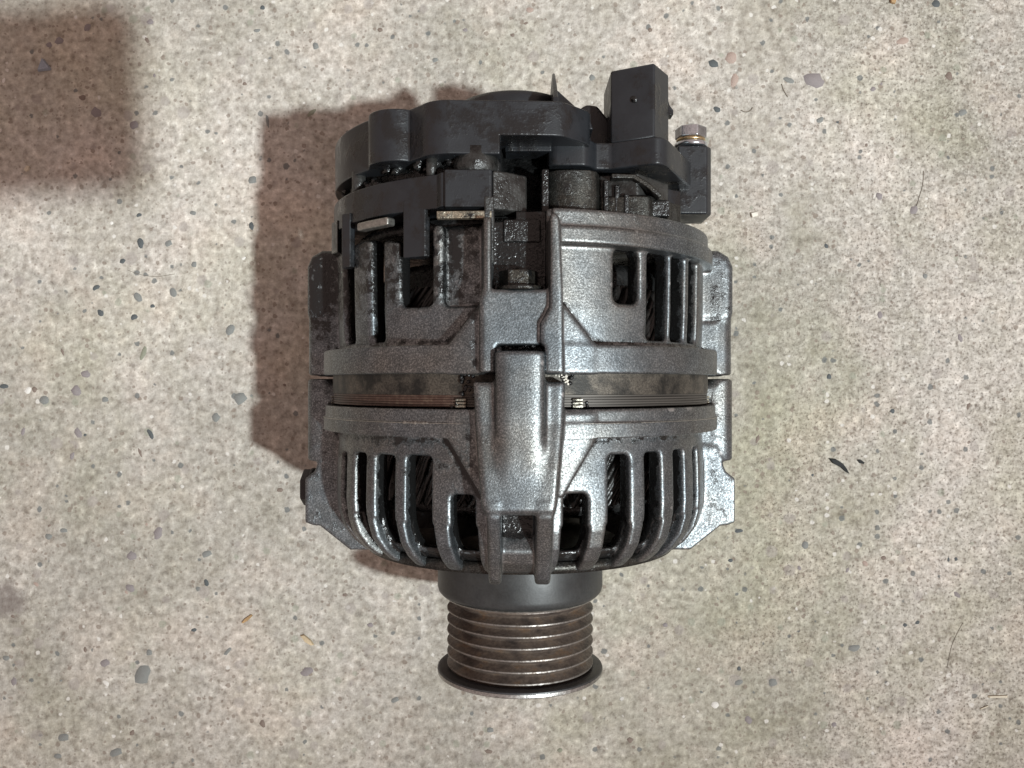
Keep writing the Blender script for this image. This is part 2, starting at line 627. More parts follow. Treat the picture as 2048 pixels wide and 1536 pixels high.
class Grid:
    """cylindrical grid about the shaft: angle, y, r"""
    def __init__(self, y0, y1, r0, r1, h, da=None):
        self.na = int(2 * PI * 372 / (da or h))
        self.th = (np.arange(self.na + 4) / self.na * 2 * PI - PI / 2 - .01).astype(np.float32)
        self.y = np.arange(y0, y1 + h, h, dtype=np.float32)
        self.r = np.arange(r0, r1 + h, h, dtype=np.float32)
        self.h = h
        self.F = np.full((len(self.th), len(self.y), len(self.r)), 60, np.float32)

    def sub(self, c, half):
        """index range round the angle c (degrees), with local axes t (tangential), y, n (outward)"""
        i = np.nonzero(np.abs((np.degrees(self.th) - c + 180) % 360 - 180) < half)[0]
        sl = slice(i[0], i[-1] + 1)
        t = -(self.r[None, None, :] * np.sin(self.th[sl] - R_(c))[:, None, None])
        nn = self.r[None, None, :] * np.cos(self.th[sl] - R_(c))[:, None, None]
        return sl, t, self.y[None, :, None], nn

    def mesh(self):
        P, Q = surface_nets(self.F)
        th = self.th[0] + P[:, 0] * (self.th[1] - self.th[0])
        y = self.y[0] + P[:, 1] * self.h
        r = self.r[0] + P[:, 2] * self.h
        return th, y, r, Q


def cyl_slot(g, a0, a1, y0, y1, k, rad=9, rmin=0, tilt=0):
    c, hw = (a0 + a1) / 2, (a1 - a0) / 2
    sl, t, y, n = g.sub(c, hw + 8)
    u = np.abs(np.degrees(g.th[sl]) - c)
    u = np.minimum(u, 360 - u)
    du = (u - hw) * R_(1) * 365
    dy = np.maximum(g.y - max(y0, y1), min(y0, y1) - g.y)
    d = rbox(du[:, None], dy[None, :], rad)[:, :, None]
    if rmin:
        d = np.maximum(d, rmin - g.r[None, None, :])
    g.F[sl] = smax(g.F[sl], -d, k)


def split_mesh(base_name, th, y, r, Q, oil_shade, regions, mat, parent):
    """one casting; faces in the angular regions become parts of their own under it, sharing normals"""
    V = np.stack([r * np.cos(th), y, r * np.sin(th)], 1)
    tmp = mesh_np('tmp', V, Q)
    nor = np.empty(len(V) * 3, np.float32)
    tmp.vertex_normals.foreach_get('vector', nor)
    nor = nor.reshape(-1, 3)
    bpy.data.meshes.remove(tmp)
    fc_t = np.degrees(th[Q].mean(1))
    fc_y = y[Q].mean(1)
    fc_r = r[Q].mean(1)
    owner = np.zeros(len(Q), np.int32)
    for n, (nm, a0, a1, y0, y1, rr) in enumerate(regions):
        owner[(fc_t > a0) & (fc_t < a1) & (fc_y > y0) & (fc_y < y1) & (fc_r > rr)] = n + 1
    body = None
    for n in range(len(regions) + 1):
        q = Q[owner == n]
        if not len(q):
            continue
        used, inv = np.unique(q, return_inverse=True)
        nm = base_name if n == 0 else regions[n - 1][0]
        me = mesh_np(nm, V[used], inv.reshape(q.shape))
        a = me.attributes.new('oil_shade', 'FLOAT', 'POINT')
        a.data.foreach_set('value', oil_shade[used].astype(np.float32))
        o = add(nm, me, mat, parent if n == 0 else body)
        me.normals_split_custom_set_from_vertices(nor[used].tolist())
        if n == 0:
            body = o
    return body


def lug_front(g, c):
    """bolt lug of the front casting: wide shoulder with a half round boss on it"""
    sl, t, y, n = g.sub(c, 24)
    F = g.F[sl]
    # raised root beside the lug, cut off diagonally
    ar = np.broadcast_to(t, F.shape)
    rr = np.broadcast_to(g.r[None, None, :], F.shape)
    for pl in ([(-118, -44), (-118, -86), (-63, -177), (-40, -177), (-40, -44)], [(111, -44), (111, -86), (52, -177), (30, -177), (30, -44)]):
        d = inter(sd_poly(pl, t[:, 0:1, :] + 0 * y, y + 0 * t), np.maximum(340 - rr, rr - 381), 5)
        F = smin(F, d, 4)
    d = sd_poly([(-76, 5), (-72, -60), (-63, -185), (-57, -203), (49, -203), (53, -185), (64, -60), (66, 5)], t + 0 * y, y + 0 * t)
    dn = sd_poly([(320, 8), (397, 6), (399, -60), (408, -130), (409, -192), (400, -205), (320, -205)], n + 0 * y, y + 0 * n)
    F = smin(F, inter(d, dn, 9), 5)
    rad = np.interp(g.y, [-195, -160, -100, 50], [20, 30, 38, 39]).astype(np.float32)[None, :, None]
    n0 = np.interp(g.y, [-165, -50], [376, 394]).astype(np.float32)[None, :, None]
    d = ((np.abs(t + 3.5) / rad) ** 4 + (np.maximum(n - n0, 0) / 27) ** 4) ** (1 / 4.0)
    d = (d - 1) * np.minimum(rad, 30)
    d2 = sd_poly([(-45, 50), (38, 50), (38, -190), (-45, -190)], t + 0 * y, y + 0 * t)
    F = smin(F, inter(np.maximum(d, 330 - n), d2, 5), 10)
    g.F[sl] = F


def ear_front(g, c, bolt=False):
    """side lug with a gusset that runs down to the nose"""
    sl, t, y, n = g.sub(c, 24)
    F = g.F[sl]
    z = 0 * (t + y + n)
    d = inter(sd_poly([(330, 4), (396, 4), (396, -110), (380, -150), (330, -150)], n + 0 * y, y + 0 * n), np.abs(t) - 30 + z, 15)
    F = smin(F, d, 6)
    rod = np.sqrt(t ** 2 + (n - 394) ** 2) - 29 + 0 * y
    rod = inter(rod, np.maximum(y - 10, -152 - y) + z, 6)
    F = smin(F, rod, 8)
    gs = sd_poly([(290, -110), (385, -125), (405, -172), (423, -186), (423, -272), (408, -278), (394, -279), (335, -326), (280, -326)], n + 0 * y, y + 0 * n)
    F = smin(F, inter(gs, np.maximum(t - (85 if c == 0 else 30), -(30 if c == 0 else 85) - t) + z, 4), 10)
    g.F[sl] = F


def lug_rear(g, c):
    sl, t, y, n = g.sub(c, 24)
    F = g.F[sl]
    z = 0 * (t + y + n)
    for sg in (-1, 1):
        pl = [(-118, 16), (-118, 60), (-68, 122), (-40, 122), (-40, 16)] if sg < 0 else [(113, 16), (113, 60), (66, 122), (30, 122), (30, 16)]
        d = inter(sd_poly(pl, t + 0 * y, y + 0 * t), np.maximum(335 - g.r[None, None, :], g.r[None, None, :] - 382) + z, 5)
        F = smin(F, d, 4)
    # plate
    pl = [(-66, 16), (-66, 130), (-60, 150), (-60, 258), (-46, 258), (-46, 147), (38, 147), (41, 254), (58, 254), (60, 150), (63, 16)]
    dn = sd_poly([(330, 12), (395, 16), (397, 150), (392, 262), (330, 262)], n + 0 * y, y + 0 * n)
    F = smin(F, inter(sd_poly(pl, t + 0 * y, y + 0 * t), dn, 7), 5)
    bar = sd_poly([(41, 256), (48, 262), (56, 254), (61, 150), (63, 16), (29, 16), (27, 40), (27, 92), (35, 106), (41, 118)], t + 0 * y, y + 0 * t)
    F = smin(F, inter(bar, np.maximum(n - 410, 340 - n) + 0 * (y + t), 5), 2)
    # notch that takes the boss of the front casting
    nt_ = rbox(np.abs(t + 3.5) - 37, np.maximum(y - 60, -30 - y) + 0 * t, 6)
    nt_ = np.maximum(nt_, 352 - n)
    F = smax(F, -nt_, 4)
    g.F[sl] = F


def ear_rear(g, c):
    sl, t, y, n = g.sub(c, 24)
    F = g.F[sl]
    z = 0 * (t + y + n)
    d = inter(sd_poly([(330, 16), (398, 16), (398, 130), (330, 130)], n + 0 * y, y + 0 * n), np.abs(t) - 30 + z, 15)
    F = smin(F, d, 6)
    rod = np.sqrt(t ** 2 + (n - 394) ** 2) - 27 + 0 * y
    F = smin(F, inter(rod, np.maximum(y - 140, 17 - y) + z, 5), 6)
    d = inter(sd_poly([(330, 118), (415, 122), (421, 140), (421, 232), (412, 252), (392, 264), (330, 264)], n + 0 * y, y + 0 * n), np.abs(t) - 31 + z, 18)
    F = smin(F, d, 5)
    g.F[sl] = F


# ------------------------------------------------------------------ FRONT CASTING
alt = bpy.data.objects.new('alternator', None)
col.objects.link(alt)
alt['label'] = 'oily grey and black car alternator with ribbed pulley lying on the concrete'
alt['category'] = 'alternator'

OUT = [(345, -41), (354, -60), (354, -90), (357, -150), (358, -205), (356, -235), (347, -264), (329, -290), (309, -307), (288, -316)]
INN = [(215, -316), (215, -292), (262, -290), (290, -276), (312, -252), (322, -228), (325, -200), (325, -41)]
FS = [(151.6, 157.6), (138.6, 146.2), (126.2, 135.0), (114.0, 122.8), (101.8, 109.0),
      (72.5, 79.6), (59.9, 67.2), (48.2, 55.2), (36.4, 43.0), (24.3, 30.4)]
FTOP = [-125, -120, -119, -117, -177, -175, -115, -114, -114, -115]


def build_front():
    g = Grid(-334, 56, 226, 438, 2.8, 2.8)
    prof = sd_poly(OUT + INN, g.r[None, :], g.y[:, None])
    g.F[:] = prof[None]
    outd = sd_poly(OUT + [(200, -316), (200, -41)], g.r[None, :], g.y[:, None])
    allslots = list(zip(FS, FTOP))
    allslots += [((-b, -a), tp) for (a, b), tp in zip(FS, FTOP) if a < 90] + [((360 - b, 360 - a), tp) for (a, b), tp in zip(FS, FTOP) if a > 90]
    for (a0, a1), tp in allslots:
        if a0 > 269:
            a0, a1 = a0 - 360, a1 - 360
            if a1 < -88:
                a0, a1 = a0 + 360, a1 + 360
        if a0 < -90:
            a0, a1 = a0 + 360, a1 + 360
        cyl_slot(g, a0 + .35, a1 - .35, tp, -272, 8, 9)
        # between fin feet the nose rim sits lower than the fins
        c, hw = (a0 + a1) / 2, (a1 - a0) / 2
        sl, t, y, n = g.sub(c, hw + 8)
        u = np.abs(np.degrees(g.th[sl]) - c)
        u = np.minimum(u, 360 - u)
        du = ((u - hw) * R_(1) * 330)[:, None, None]
        cut = np.maximum(np.maximum(du, g.y[None, :, None] + 230), -(outd[None] + 17))
        g.F[sl] = smax(g.F[sl], -cut, 7)
    # rings
    for pl in ([(335, -41), (378, -41), (378.5, -63), (335, -63)], [(335, -61), (381.5, -62.5), (381.5, -84), (335, -84)]):
        d = sd_poly(pl, g.r[None, :], g.y[:, None])[None] - 1.5
        g.F[:] = smin(g.F, d, 2.0)
    for c in (90, 270):
        lug_front(g, c if c < 180 else -90 + 360)
    ear_front(g, 0)
    ear_front(g, 180)
    # below the top lug: open pocket between two prongs that run on over the nose
    sl, t, y, n = g.sub(90, 24)
    pk = rbox(np.maximum(t - 21, -33 - t) + 0 * y, np.maximum(y + 204, -340 - y) + 0 * t, 6)
    pk = np.maximum(pk, 331 - n + np.clip(-(y + 240) * .45, 0, 60))
    g.F[sl] = smax(g.F[sl], -pk, 5)
    pn = sd_poly([(408, -180), (405, -205), (380, -238), (350, -280), (322, -318), (305, -329), (270, -329), (270, -290), (330, -190)], n + 0 * y, y + 0 * n)
    for a, b_ in ((-54, -33), (21, 47)):
        d = inter(pn, np.maximum(t - b_, a - t) + 0 * y, 6)
        g.F[sl] = smin(g.F[sl], d, 5)
    th, y, r, Q = g.mesh()
    # oily soot plus painted shade inside slots and corners; heavier on the left
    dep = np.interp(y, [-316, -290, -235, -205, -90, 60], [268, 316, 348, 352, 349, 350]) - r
    oil_shade = np.clip(dep / 15, 0, 1) * .72
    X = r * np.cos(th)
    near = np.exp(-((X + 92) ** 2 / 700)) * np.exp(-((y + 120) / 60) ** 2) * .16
    oil_shade += .10 * (X > 366) + near + np.clip(-X / 380, -.4, 1) * .08 + .15 + .10 * np.exp(-((y + 125) / 26) ** 2) * (r < 362)
    oil_shade += .28 * np.exp(-((y + 90) / 7) ** 2) * (r < 368)  # shadow line under the ring painted in with the grease
    tt, nn = r * np.cos(th), r * np.sin(th)
    for x0, x1 in ((-118, -63), (111, 52)):
        u = (y + 86) / -90.0
        dd = np.abs(tt - (x0 + (x1 - x0) * np.clip(u, 0, 1.15)))
        oil_shade += .42 * np.exp(-(dd / 9) ** 2) * (u > -.05) * (u < 1.25) * (r < 377) * (nn > 0)
    oil_shade += .25 * np.exp(-((y + 41) / 9) ** 2) * (r < 376)
    regs = []
    L = FS[:5]
    for i in range(4):
        regs.append(('cooling_fin', L[i + 1][1] - .2, L[i][0] + .2, -300, min(FTOP[i], FTOP[i + 1]) + 2, 262))
    Rr = FS[5:]
    for i in range(4):
        regs.append(('cooling_fin', Rr[i + 1][1] - .2, Rr[i][0] + .2, -300, min(FTOP[5 + i], FTOP[6 + i]) + 2, 262))
    # widen each fin's region so that its flanks belong to it
    regs = [(n_, a - 2.2, b + 2.2, y0, y1, rr) for n_, a, b, y0, y1, rr in regs]
    return split_mesh('front_housing', th, y, r, Q, oil_shade, regs, M_cast, alt)


# ------------------------------------------------------------------ REAR CASTING
RS = [((57.3, 65.2), 220, 131, 13), ((45.4, 54.0), 220, 73, 10), ((36.6, 43.7), 220, 73, 8), ((25.8, 33.6), 220, 73, 8)]
LS = [((146.6, 154.5), 330, 73, 8), ((131.2, 136.2), 330, 72, 7), ((114.4, 124.4), 330, 127, 10), ((100.8, 110.8), 330, 125, 10)]


def build_rear():
    g = Grid(8, 296, 300, 436, 2.8, 2.8)
    OUTR = [(353, 20), (353, 60), (356, 120), (358, 290), (324, 290), (324, 20)]
    g.F[:] = sd_poly(OUTR, g.r[None, :], g.y[:, None])[None]
    # left half is open towards the rear: posts end free at y ~ 240
    i = np.nonzero((g.th > R_(92)) & (g.th < R_(225)))[0]
    ytop = np.interp(np.degrees(g.th[i]), [92, 110, 118, 126, 134, 225], [262, 258, 255, 236, 248, 240]).astype(np.float32)
    g.F[i] = smax(g.F[i], g.y[None, :, None] - ytop[:, None, None], 8)
    for (a0, a1), y1, y0, rad in RS:
        cyl_slot(g, a0, a1, y0, y1, 8, rad)
        cyl_slot(g, -a1, -a0, y0, y1, 8, rad)
    for q, ((a0, a1), y1, y0, rad) in enumerate(LS):
        cyl_slot(g, a0, a1, y0, y1, 13, rad, 340 if q == 3 else 0)
        cyl_slot(g, 360 - a1, 360 - a0, y0, y1, 9, rad)
    # big mating ring, rear ring on the right
    d = sd_poly([(335, 18), (381.5, 18), (381.5, 60), (335, 60)], g.r[None, :], g.y[:, None])[None] - 1.5
    g.F[:] = smin(g.F, d, 3)
    ringd = np.minimum(sd_poly([(335, 246), (365, 246), (365, 276), (335, 276)], g.r[None, :], g.y[:, None]) - 1,
                       sd_poly([(335, 221), (373, 223), (373, 247), (335, 247)], g.r[None, :], g.y[:, None]) - 2)[None]
    i = np.nonzero((g.th > R_(-80)) & (g.th < R_(97)))[0]
    arc = ((np.degrees(g.th[i]) - 82.5) * R_(1) * 370).astype(np.float32)[:, None, None]
    g.F[i] = smin(g.F[i], inter(ringd, arc + 0 * ringd, 2), 4)
    g.F[:] = np.maximum(g.F, g.y[None, :, None] - 277)
    lug_rear(g, 90)
    lug_rear(g, 270)
    # bolt pocket behind the top lug
    sl, t, y, n = g.sub(90, 24)
    pk = rbox(np.maximum(t - 38, -46 - t) + 0 * y, np.maximum(y - 330, 147 - y) + 0 * t, 5)
    pk = np.maximum(pk, 340 - n)
    g.F[sl] = smax(g.F[sl], -pk, 5)
    ear_rear(g, 0)
    ear_rear(g, 180)
    th, y, r, Q = g.mesh()
    X = r * np.cos(th)
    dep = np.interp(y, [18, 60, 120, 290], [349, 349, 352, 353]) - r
    oil_shade = np.clip(dep / 15, 0, 1) * .70 + .12  # greasy recesses, with their shade also darkened into the colour
    oil_shade += .24 * np.clip((-X - 50) / 60, 0, 1) * np.clip((y - 100) / 60, 0, 1) + .08 * (X > 40) * np.clip((y - 225) / 40, 0, 1) + .14 * (X > 372) * (y > 122) + .10 * (X < -372)
    oil_shade -= .48 * (X < -50) * (X > -130) * (y > 122) * (r < 346) * (r > 332)
    oil_shade += np.clip((-X - 60) / 300, 0, 1) * .13 * np.clip((y - 60) / 60, 0, 1)
    tt = X
    for x0, x1 in ((-118, -68), (113, 66)):
        u = (y - 60) / 62.0
        dd = np.abs(tt - (x0 + (x1 - x0) * np.clip(u, 0, 1.1)))
        oil_shade += .40 * np.exp(-(dd / 8) ** 2) * (u > -.05) * (u < 1.15) * (r < 377) * (r * np.sin(th) > 0)
    oil_shade += .26 * np.exp(-((y - 66) / 6) ** 2) * (r < 368)
    oil_shade += .20 * np.exp(-((X + 74) / 8) ** 2) * (y > 20) * (y < 130) * (r < 388)
    regs = [('cooling_fin', 54.6 - 2.5, 56.8 + 2.2, 128, 222, 318), ('cooling_fin', 43.7 - 2.2, 45.4 + 2.2, 71, 222, 318), ('cooling_fin', 33.6 - 2.2, 36.6 + 2.2, 71, 222, 318),
            ('cooling_fin', 136.2 - 2.4, 146.6 + 2.4, 71, 300, 318), ('cooling_fin', 124.4 - 3, 131.2 + 2, 125, 300, 318),
            ('cooling_fin', 110.8 - 2.6, 114.4 + 2.6, 124, 300, 318)]
    return split_mesh('rear_housing', th, y, r, Q, oil_shade, regs, M_cast, alt)


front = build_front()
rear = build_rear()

# thin jagged flash left along the parting line of the front ring
q = random.Random(21)
V, Fc = [], []
for a0, a1 in ((63, 76), (104, 172), (8, 60)):
    n = int((a1 - a0) * 3)
    base = len(V)
    for i in range(n + 1):
        a = R_(a0 + (a1 - a0) * i / n)
        big = 2.2 if 113 < math.degrees(a) < 120 else 0
        h_ = q.uniform(.1, .9) + q.uniform(0, big)
        w_ = .7 + q.uniform(0, .5) + q.uniform(0, big) * 1.6
        for rr, yy in ((381, -62 - w_), (383.2 + h_, -62.3 - w_ * .3), (383.2 + h_, -62 + w_ * .3), (379, -62 + w_)):
            V.append((rr * math.cos(a), yy, rr * math.sin(a)))
    for i in range(n):
        for k in range(3):
            Fc.append((base + i * 4 + k, base + i * 4 + k + 1, base + i * 4 + 5 + k, base + i * 4 + 4 + k))
add('casting_flash', mesh_np('casting_flash', V, Fc), M_clip, front, False, kind='stuff')

# nose plate that closes the front casting round the shaft, with the bearing seat
lathe('nose_plate', [(60, -318), (300, -314), (300, -296), (60, -296)], M_castdirty, front)
lathe('bearing_seat', [(60, -360), (120, -360), (140, -340), (150, -312), (60, -312)], M_castdirty, front, 96)

# ------------------------------------------------------------------ stator and what shows through the slots
st = lathe('stator_core', [(300, 20), (366, 20), (366, -17.5), (300, -17.5)], M_core, alt, 200, bev=1.2)
lam = [(300, -17.5)]
yv = -17.5
for q in range(5):
    lam += [(364.5, yv - .2), (364.5, yv - 3.1), (362.8, yv - 3.4), (362.8, yv - 3.7)]
    yv -= 3.9
lam += [(364.0, yv), (300, yv)]
lathe('lamination_band', lam, M_band, st, 200, sharp=30)
for a in (105.3, 76.2, 8, 172, 255, 284):
    bm = bmesh.new()
    for e in range(3):
        box(bm, -9, 9, -23 - e * 5.2 - 4.2, -23 - e * 5.2, 352, 369.5 - .7 * (e % 2))
    rot = R_(90 - a)
    for v in bm.verts:
        x, z = v.co.x, v.co.z
        v.co.x, v.co.z = x * math.cos(rot) + z * math.sin(rot), -x * math.sin(rot) + z * math.cos(rot)
    o = add('weld_tab', bm_mesh('weld_tab', bm), M_greasyclip, st, False)
    bevel(o, 1, 1)


def winding(name, y0, y1, r0, seed, sgn):
    """wire hairpins leaning over at the end of the stator"""
    q = random.Random(seed)
    V, F = [], []
    n = 66
    for layer in range(2):
        for i in range(n):
            for strand in range(3):
                a0 = 2 * PI * (i + .5 * layer) / n
                lean = (.16 if layer == 0 else -.16) + q.uniform(-.05, .05)
                steps = 7
                base = len(V)
                for s_ in range(steps + 1):
                    u = s_ / steps
                    a = a0 + lean * (u - .5) * 2 * sgn + strand * .022 + q.uniform(-.004, .004)
                    yy = y0 + (y1 - y0) * u
                    rr = r0 - layer * 17 - 10 * (u * 2 - 1) ** 2 + q.uniform(-2.5, 2.5)
                    for k in range(5):
                        p = 2 * PI * k / 5
                        dr, dt = 5.8 * math.cos(p), 5.8 * math.sin(p)
                        V.append(((rr + dr) * math.cos(a + dt / rr), yy + dt * .15, (rr + dr) * math.sin(a + dt / rr)))
                for s_ in range(steps):
                    for k in range(5):
                        k2 = (k + 1) % 5
                        F.append((base + s_ * 5 + k, base + s_ * 5 + k2, base + s_ * 5 + 5 + k2, base + s_ * 5 + 5 + k))
    return add(name, mesh_np(name, V, F), M_winding, alt)


winding('stator_winding', -36, -205, 309, 3, 1)
winding('stator_winding', 24, 165, 309, 4, -1)
rot = lathe('rotor', [(40, 210), (262, 210), (270, 195), (270, -215), (262, -226), (40, -226)], M_oily, alt, 96)
bm = bmesh.new()
for i in range(12):
    a = 2 * PI * i / 12 + .2
    pts = []
    for (rr, da) in ((150, 0), (210, .06), (285, .20)):
        pts.append((rr, a + da))
    for (r1, a1), (r2, a2) in zip(pts[:-1], pts[1:]):
        vs = []
        for yy_ in (-226, -262):
            for th_ in (0, .018):
                vs.append([bm.verts.new((rr * math.cos(aa + th_), yy_, rr * math.sin(aa + th_))) for rr, aa in ((r1, a1), (r2, a2))])
        (p, q_), (r3, s3) = (vs[0], vs[1]), (vs[2], vs[3])
        for f in ((p[0], p[1], r3[1], r3[0]), (q_[0], s3[0], s3[1], q_[1]), (r3[0], r3[1], s3[1], s3[0]), (p[0], q_[0], q_[1], p[1])):
            bm.faces.new(f)
add('fan_blades', bm_mesh('fan_blades', bm), M_oilymetal, rot, False)

def lumps(name, spots, mat, parent, seed):
    q = random.Random(seed)
    bm = bmesh.new()
    for cx, cy, cz, sx, sy, sz, n, r0, r1 in spots:
        for i in range(n):
            m4 = bmesh.ops.create_icosphere(bm, subdivisions=1, radius=q.uniform(r0, r1))
            off = (cx + q.uniform(-sx, sx), cy + q.uniform(-sy, sy), cz + q.uniform(-sz, sz))
            for v in m4['verts']:
                v.co = Vector((v.co.x * q.uniform(.7, 1.4) + off[0], v.co.y * q.uniform(.7, 1.4) + off[1], v.co.z * q.uniform(.6, 1.1) + off[2]))
    return add(name, bm_mesh(name, bm), mat, parent, True, kind='stuff')


lumps('grease_lumps', [(-84, 0, 356, 12, 20, 4, 26, 2, 5), (72, 6, 358, 10, 14, 4, 16, 2, 4.5), (-100, -33, 350, 12, 4, 3, 10, 2, 3.5), (90, -33, 351, 14, 4, 3, 8, 2, 3.5), (-6, 57, 380, 30, 3, 8, 18, 2, 4)], M_oily, st, 5)
lumps('dried_residue', [(67, 6, 366, 5, 9, 3, 22, 1, 2.6), (56, 14, 372, 6, 3, 3, 10, 1, 2.2)], M_white, st, 6)

# ------------------------------------------------------------------ pulley end
coll = lathe('dust_collar', [(90, -330), (164, -330), (164, -398), (162, -406), (157, -412), (150, -415), (90, -415)], M_collar, alt, 160, sharp=50)
lathe('collar_rim', [(100, -414), (149, -414), (151, -416), (149, -418.5), (100, -418.5)], M_clip, coll, 160, sharp=50)
pr, wn = [], []
peaks = [421.5 + 21.55 * i for i in range(7)]
pr += [(100, -408), (139, -408), (141, -412)]
wn += [0, 0, .2]
for i, p in enumerate(peaks):
    hw = 2.4
    pr += [(143.5 - 4 * (i == 0), -(p - hw)), (145.2 - 4 * (i == 0), -(p - hw + 1.2)), (145.2 - 4 * (i == 0), -(p + hw - 1.2)), (143.5 - 4 * (i == 0), -(p + hw))]
    wn += [.15, 1, 1, .15] if i else [0, .1, .1, 0]
    if i < 6:
        pr += [(132.5, -(p + 8.8)), (131, -(p + 10.8)), (132.5, -(p + 12.8))]
        wn += [.05, .0, .05]
pr += [(142, -556), (138, -560), (100, -560)]
wn += [.1, 0, 0]
pul = lathe('pulley', pr, M_pulley, alt, 200, attr=('worn', wn), sharp=38)
lathe('flange', [(60, -555.5), (146, -557), (160, -557), (163.5, -559.5), (163.5, -562), (60, -562)], M_flange, pul, 200, sharp=40)
lathe('flange_rim', [(60, -562), (164.2, -562), (164.6, -564), (164.2, -568), (162, -570), (60, -570)], M_flangeedge, pul, 200, sharp=40)

# ------------------------------------------------------------------ bolts
def hexbolt(name, cx, cz, y0, y1, rad, mat, parent, bev=2, rot=0.0, **props):
    return part(name, mat, parent, lambda bm: prism_xz(bm, [(cx + rad * math.cos(PI / 3 * k + rot), cz + rad * math.sin(PI / 3 * k + rot)) for k in range(6)], y0, y1), bev, 2, **props)


hexbolt('bolt_head', -6, 358, 152, 178, 31, M_bolt, rear, 2.5)
lathe('bolt_washer', [(10, 146), (36, 146), (36, 152), (10, 152)], M_bolt, rear, 48, -3, 366)
# radial bolt on the left ear
bm = bmesh.new()
for (x0, x1, rad, ns) in ((-428, -420, 40, 32), (-444, -428, 38, 6)):
    ring0 = [bm.verts.new((x0, -212 + rad * math.cos(2 * PI * k / ns), -45 + rad * math.sin(2 * PI * k / ns))) for k in range(ns)]
    ring1 = [bm.verts.new((x1, -212 + rad * math.cos(2 * PI * k / ns), -45 + rad * math.sin(2 * PI * k / ns))) for k in range(ns)]
    bm.faces.new(ring0)
    bm.faces.new(ring1[::-1])
    for k in range(ns):
        bm.faces.new((ring0[k], ring0[(k + 1) % ns], ring1[(k + 1) % ns], ring1[k]))
bevel(add('bolt_head', bm_mesh('bolt_head', bm), M_rubber, front), 3, 2)


# ------------------------------------------------------------------ rear end: plastics
def arc(r, a0, a1, n, cx=0, cz=0):
    return [(cx + r * math.cos(R_(a0 + (a1 - a0) * i / n)), cz + r * math.sin(R_(a0 + (a1 - a0) * i / n))) for i in range(n + 1)]


# dark core behind everything
lathe('slip_ring_housing', [(30, 255), (318, 255), (318, 270), (240, 300), (225, 430), (30, 430)], M_oily, alt, 96)

# rear cover, a shallow cap with scalloped edge
cov = arc(362, 232, 136, 40)
cov += arc(50, 160, 62, 14, -208, 262)
cov += arc(52, 150, 86, 12, -118, 303)
cov += [(-60, 352), (-30, 352), (0, 351), (48, 348), (62, 345), (72, 338), (108, 300), (113, 288), (113, 240), (96, 150), (60, 60), (-40, -60), (-120, -220)]
XS = -35


def build_cover(bm):
    """cap whose rim is deep on the left and cut short right of a step"""
    O = []
    n = len(cov)
    for i in range(n):
        p, q_ = cov[i], cov[(i + 1) % n]
        O.append((p[0], p[1], 'L' if p[0] < XS else 'R'))
        if (p[0] < XS) != (q_[0] < XS):
            u = (XS - p[0]) / (q_[0] - p[0])
            O.append((XS, p[1] + (q_[1] - p[1]) * u, 'S'))
    top = [bm.verts.new((x, 450, z)) for x, z, k in O]
    low = [bm.verts.new((x, 364 if k != 'R' else 394, z)) for x, z, k in O]
    mid = [bm.verts.new((x, 394, z)) if k == 'S' else None for x, z, k in O]
    m = len(O)
    bm.faces.new(top)
    for i in range(m):
        j = (i + 1) % m
        ki, kj = O[i][2], O[j][2]
        if 'R' in (ki, kj):
            bm.faces.new((top[i], top[j], mid[j] or low[j], mid[i] or low[i]))
        else:
            f = [top[i], top[j]] + ([mid[j]] if mid[j] else []) + [low[j], low[i]] + ([mid[i]] if mid[i] else [])
            bm.faces.new(f)
    bm.faces.new([low[i] for i in range(m) if O[i][2] != 'R'][::-1])
    bm.faces.new([(mid[i] or low[i]) for i in range(m) if O[i][2] != 'L'][::-1])
    si = [i for i in range(m) if O[i][2] == 'S']
    bm.faces.new((low[si[0]], mid[si[0]], mid[si[1]], low[si[1]]))


covo = part('rear_cover', M_plastic, alt, build_cover, 3.0, 3)
# raised bearing cap on the back of the cover
lathe('bearing_cap', [(20, 446), (108, 446), (108, 498), (104, 506), (96, 510), (20, 512)], M_plastic, covo, 64, -12, 128)
def build_fin(bm):
    yz = [(440, 312), (470, 306), (500, 276), (541, 218), (545, 205), (540, 150), (440, 150)]
    for x0, x1 in ((50, 60),):
        a = [bm.verts.new((x0 + (y - 440) * .045, y, z)) for y, z in yz]
        b_ = [bm.verts.new((x1 - (y - 440) * .012, y, z)) for y, z in yz]
        bm.faces.new(a)
        bm.faces.new(b_[::-1])
        for i in range(len(yz)):
            j = (i + 1) % len(yz)
            bm.faces.new((a[i], b_[i], b_[j], a[j]))


part('locating_fin', M_plastic, covo, build_fin, 1.5)
part('cover_web', M_plastic, covo, lambda bm: prism_xy(bm, [(54, 430), (54, 506), (60, 498), (116, 447), (122, 430)], 130, 262), 3)
part('cover_web', M_plastic, covo, lambda bm: prism_xy(bm, [(100, 400), (104, 486), (116, 492), (134, 490), (150, 470), (176, 435), (176, 400)], 90, 205), 5)

# rectifier carrier, the tier under the cover
rec = arc(364, 214, 112, 50) + [(-130, 349), (-128, 352), (-47, 352), (-44, 349), (-24, 330), (0, 300), (-60, 290), (-160, 250)] + arc(300, 128, 210, 20)
reco = part('rectifier_carrier', M_plastic, alt, lambda bm: prism_xz(bm, rec, 281, 336), 2.5, 2)
part('carrier_block', M_plastic, reco, lambda bm: prism_xz(bm, [(-124, 335), (-122, 360), (-50, 360), (-47, 357), (-47, 335)], 279, 338), 2)
part('carrier_block', M_oilymetal, reco, lambda bm: prism_xz(bm, [(-47, 300), (-47, 356), (-24, 346), (8, 320), (8, 300)], 276, 338), 4)
